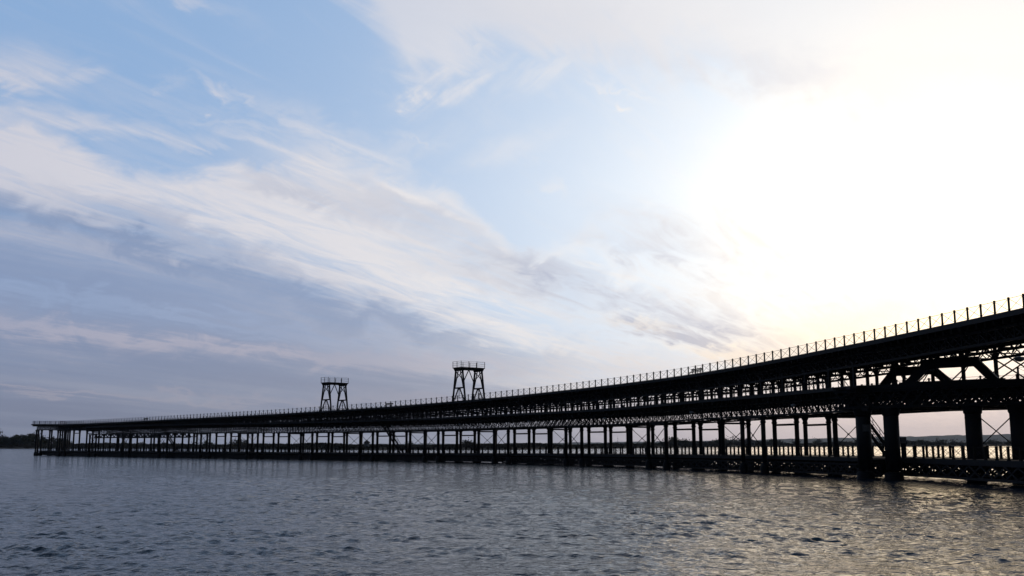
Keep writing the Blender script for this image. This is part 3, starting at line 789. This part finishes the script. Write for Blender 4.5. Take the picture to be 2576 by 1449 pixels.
root = empty('information_board', P(22.8, 3.2, z_walk(22)), heading(22.8), 'dark framed information board on a pedestal on the walkway beside the thick column', 'sign')
m_ = MB(); m_.box(-.22, .22, -.09, .09, 0, 1.35); m_.build('pedestal', IRON, root)
m_ = MB(); m_.box(-.32, .32, -.05, .05, 1.33, 1.98); fo = m_.build('frame', IRON, root)
m_ = MB(); m_.box(-.26, .26, -.062, -.048, 1.40, 1.92); m_.build('panel', PANEL, fo)
root = empty('wall_plate', B(thick[0], 1.0, 0) + Vector((.02, -.735, 4.85)), rad(-4), 'square grey plate fixed to the left one of the thick twin columns', 'sign')
m_ = MB(); m_.box(-.33, .33, -.03, .03, -.33, .33); pb = m_.build('plate', PANEL, root)
m_ = MB(); m_.bar((-.18, -.035, .12), (.0, -.035, .2), .03, .04, up=(0, 1, 0)); m_.bar((-.16, -.035, .0), (-.16, -.035, .2), .03, .04, up=(0, 1, 0)); m_.bar((.02, -.035, .06), (.02, -.035, .18), .03, .04, up=(0, 1, 0)); m_.build('faded_mark', PLASTER, pb)

# ------------------------------------------------------------------ far shore
def dirpx(px):      # azimuth of an image column near the horizon
    return math.atan2((px - 1920) / 3850, math.cos(rad(PITCH)))
SHORE = [(-60, 1500), (-32, 1300), (-25, 1200), (-19, 1050), (-14, 800), (-8, 660), (0, 650), (6, 860), (14, 1250), (24, 1450), (40, 1500), (60, 1500)]
def shore(a): return float(np.interp(math.degrees(a), [s[0] for s in SHORE], [s[1] for s in SHORE])) * (1 + .006 * math.sin(a * 160) + .004 * math.sin(a * 410 + 1))
def land_z(a, d):
    return -.6 + 2.2 * min(1, d / 14) + .5 * math.sin(a * 90 + d * .01) * min(1, d / 40) + min(1.0, max(0, d - 60) / 400) * 1.0
m_ = MB()
azs = [rad(-62 + .4 * i) for i in range(311)]; ds = [0, 6, 14, 40, 120, 400, 1200, 3000, 6000, 11000]
for a in azs:
    for d in ds: r_ = shore(a) + d; m_.v.append((r_ * math.sin(a), r_ * math.cos(a), land_z(a, d)))
nd = len(ds)
for i in range(len(azs) - 1):
    for j in range(nd - 1): m_.f.append((i*nd + j, (i+1)*nd + j, (i+1)*nd + j + 1, i*nd + j + 1))
tag(m_.build('far_shore', SOIL, smooth=True), kind='structure')
# hills: a ridge with a back and a front
RIDGE = [(0, 1664), (700, 1668), (1000, 1668), (1300, 1667), (1700, 1664.5), (1900, 1663), (2200, 1660), (2400, 1657), (2700, 1652), (3000, 1646), (3300, 1640), (3600, 1634), (3840, 1631)]
m_ = MB(); azs = [rad(-50 + .25 * i) for i in range(401)]
for a in azs:
    px = 1920 + 3850 * math.tan(a) * math.cos(rad(PITCH)); hor = 1673 - 10 * px / 3600
    y = float(np.interp(px, [p[0] for p in RIDGE], [p[1] for p in RIDGE]))
    h = CAM_H + max(.5, hor - y) / 3850 * 13000 + 3 * math.sin(a * 130) + 2.5 * math.sin(a * 310 + 2) + 2 * math.sin(a * 777)
    for r_, z_ in ((11000, .5), (12000, h * .55), (13000, h), (14000, h * .6), (15000, 0)): m_.v.append((r_ * math.sin(a), r_ * math.cos(a), z_))
for i in range(len(azs) - 1):
    for j in range(4): m_.f.append((i*5 + j, (i+1)*5 + j, (i+1)*5 + j + 1, i*5 + j + 1))
tag(m_.build('hills', HILL, smooth=True), kind='structure')
# plants
def leaf(mb, c, s, rng):
    u = Vector((rng.gauss(0, 1), rng.gauss(0, 1), rng.gauss(0, 1))).normalized(); w = u.orthogonal().normalized(); v = u.cross(w)
    a, b = w * s, v * s * .6; c = Vector(c); n = len(mb.v)
    mb.v += [tuple(c - a), tuple(c - b), tuple(c + a), tuple(c + b)]; mb.f.append((n, n+1, n+2, n+3))
rng = random.Random(5)
m_ = MB()
for i in range(3400):
    a = rad(rng.uniform(-31, 31)); d = rng.choice((16, 24, 40, 70, 110)) + rng.uniform(-8, 8); r_ = shore(a) + max(8, d)
    hgt = rng.uniform(1.9, 3.3) * (1 + .5 * math.sin(a * 63) * math.sin(a * 29)) * float(np.interp(math.degrees(a), [-20, -12, -8, 3, 7, 12], [1.0, .8, .5, .55, 1.0, 1.3])); wd = rng.uniform(2.5, 5.5)
    cx, cy, cz = r_ * math.sin(a), r_ * math.cos(a), land_z(a, d)
    for q_ in range(20):
        g = rng.random(); leaf(m_, (cx + rng.gauss(0, wd * .4), cy + rng.gauss(0, wd * .4), cz + hgt * g), rng.uniform(.6, 1.2), rng)
tag(m_.build('shore_scrub', SCRUB), kind='stuff', label='low dark scrub along the far bank', cat='scrub')
def tree(a, d, h, w, label, group, mat, clumps=16):
    r_ = shore(a) + d; x_, y_, z_ = r_ * math.sin(a), r_ * math.cos(a), land_z(a, d) - .2
    root = empty('tree', (x_, y_, z_), 0, label, 'tree', group)
    t_ = MB(); t_.lathe([(h * .022, 0), (h * .012, h * .5), (h * .006, h * .85)], n=7)
    for q_ in range(5):
        an = rng.uniform(0, 6.28); t_.bar((0, 0, h * rng.uniform(.3, .6)), (math.cos(an) * w * .4, math.sin(an) * w * .4, h * rng.uniform(.6, .85)), h * .012)
    t_.build('trunk', BARK, root)
    c_ = MB()
    for q_ in range(clumps):
        an = rng.uniform(0, 6.28); rr = w * .5 * math.sqrt(rng.random()); f = rng.random()
        zc = h * (.18 + .74 * f); rr *= 1.15 - .7 * abs(f - .45)
        cr = rng.uniform(.10, .2) * w
        for e in range(34):
            leaf(c_, (rr * math.cos(an) + rng.gauss(0, cr), rr * math.sin(an) + rng.gauss(0, cr), zc + rng.gauss(0, cr * .7)), rng.uniform(.7, 1.3) * (h / 14) ** .5, rng)
    c_.build('crown', mat, root)
LEFT = [(-8, 13), (4, 14), (14, 16), (22, 24), (31, 18), (41, 15), (50, 16), (60, 15), (69, 16), (80, 15), (90, 16), (100, 17.5), (111, 18), (121, 20), (140, 17), (160, 20), (180, 18), (203, 16), (228, 14), (258, 12), (290, 10)]
for i, (px, h) in enumerate(LEFT):
    tree(dirpx(px), rng.uniform(25, 60), h * .72, h * .62, ('tallest dark tree, standing above the others, left of the pier end' if h == 24 else
         f'dark broad tree, {ORD[i]} from the left in the grove behind the pier end' if i < 20 else 'lowest dark tree, rightmost of the grove behind the pier end'), 'trees of the grove at the left', LEAF if i % 3 else LEAF2)
BUSH = [(500, 6.5), (560, 5.5), (640, 5.5), (742, 6), (806, 8), (905, 7.5), (930, 7), (1544, 5), (1752, 6), (1762, 5.5), (2338, 6.5), (2352, 5), (2416, 7), (2490, 10.5), (2512, 11), (2540, 9), (2668, 9.5), (2690, 10.5), (2703, 9.5), (2739, 13), (2862, 11), (2900, 9.5), (2960, 10), (3040, 9.5), (3110, 8.5), (3180, 9), (3290, 9.5), (3420, 10), (3492, 12), (3550, 10), (3620, 11.5), (3690, 10), (3752, 13), (3785, 10)]
def near_word(px):
    best = min((abs(px - q_), w_) for q_, w_ in ((2786, 'the hip-roofed house'), (1387, 'the small pavilion'), (640, 'the left staircase'), (1490, 'the middle staircase'), (3300, 'the thick twin columns'), (2450, 'the second pair of near columns'), (1880, 'the nearer lattice tower')))[1]
    return best
seen = {}
for i, (px, h) in enumerate(BUSH):
    key = near_word(px); seen[key] = seen.get(key, 0) + 1
    tree(dirpx(px), rng.uniform(20, 60), h * .72, h * (1.3 if i % 2 else 1.0), f'{"brownish" if i % 4 == 1 else "dark"} far-bank tree, {ORD[seen[key]-1]} of those near {key}', 'trees along the far bank', LEAF2 if i % 4 == 1 else LEAF, 10)
# house with a two-tier hip roof
def hip(mb, hw, hd_, z0, z1, rw, rd):
    mb.quadbox([(-hw, -hd_, z0), (hw, -hd_, z0), (hw, hd_, z0), (-hw, hd_, z0), (-rw, -rd, z1), (rw, -rd, z1), (rw, rd, z1), (-rw, rd, z1)])
a = dirpx(2787); r_ = shore(a) + 30
root = empty('house', (r_ * math.sin(a), r_ * math.cos(a), 1.0), -a, 'dark house with two-tiered hip roof on the far bank behind the pier', 'house')
m_ = MB(); m_.box(-6.6, 6.6, -4.5, 4.5, 0, 5.4); m_.box(-3.6, 3.6, -2.4, 2.4, 5.4, 8.0); wl = m_.build('wall', PLASTER, root)
m_ = MB(); hip(m_, 9.0, 6.6, 5.2, 7.6, 3.7, 2.5); hip(m_, 4.6, 3.4, 7.9, 9.3, 1.6, .6); m_.build('roof', ROOF, root)
for x_ in (-4.6, -1.6, 1.6, 4.6):
    m_ = MB(); m_.box(x_ - .7, x_ + .7, -4.56, -4.49, 1.4, 3.8); m_.build('window', GLASS, root)
a = dirpx(1387); r_ = shore(a) + 12
root = empty('pavilion', (r_ * math.sin(a), r_ * math.cos(a), .8), -a, 'small round-roofed pavilion on the far bank left of the middle staircase', 'pavilion')
m_ = MB(); m_.lathe([(1.6, 0), (1.6, 3.6)], n=8); m_.build('wall', PLASTER, root)
m_ = MB(); m_.lathe([(2.4, 3.5), (1.7, 4.5), (.5, 5.3), (.1, 5.8)], n=8); m_.build('roof', ROOF, root)
a = dirpx(2307); r_ = 4300
root = empty('radio_mast', (r_ * math.sin(a), r_ * math.cos(a), 2), 0, 'thin radio mast far off on the horizon above the hills', 'mast')
m_ = MB(); m_.lathe([(.8, 0), (.35, 26), (.15, 34)], n=6); m_.build('pole', IRON, root)
m_ = MB(); m_.box(-1.2, 1.2, -.3, .3, 24, 26); m_.build('antenna', IRON, root)

# ------------------------------------------------------------------ haze
hb = MB(); hb.box(-15800, 15800, -15800, 15800, -5, 240)
hm = bpy.data.materials.new('haze_air'); hm.use_nodes = True; nt = hm.node_tree
for n in list(nt.nodes): nt.nodes.remove(n)
ho = nt.nodes.new('ShaderNodeOutputMaterial'); pv = nt.nodes.new('ShaderNodeVolumePrincipled'); nt.links.new(pv.outputs[0], ho.inputs['Volume'])
pv.inputs['Color'].default_value = (0.80, 0.88, 1.0, 1); pv.inputs['Density'].default_value = 2.4e-5; pv.inputs['Anisotropy'].default_value = 0.2
tag(hb.build('haze', hm), kind='stuff')
# ------------------------------------------------------------------ render settings
sc.view_settings.view_transform = 'Standard'; sc.view_settings.look = 'None'; sc.view_settings.exposure = 0; sc.view_settings.gamma = 1
sc.render.engine = 'CYCLES'
sc.cycles.use_denoising = True; sc.cycles.denoiser = 'OPENIMAGEDENOISE'; sc.cycles.denoising_input_passes = 'RGB_ALBEDO_NORMAL'; sc.cycles.denoising_prefilter = 'ACCURATE'
sc.cycles.max_bounces = 6; sc.cycles.glossy_bounces = 4; sc.cycles.diffuse_bounces = 2; sc.cycles.volume_bounces = 1; sc.cycles.transparent_max_bounces = 8
sc.render.resolution_x = 1024; sc.render.resolution_y = 576
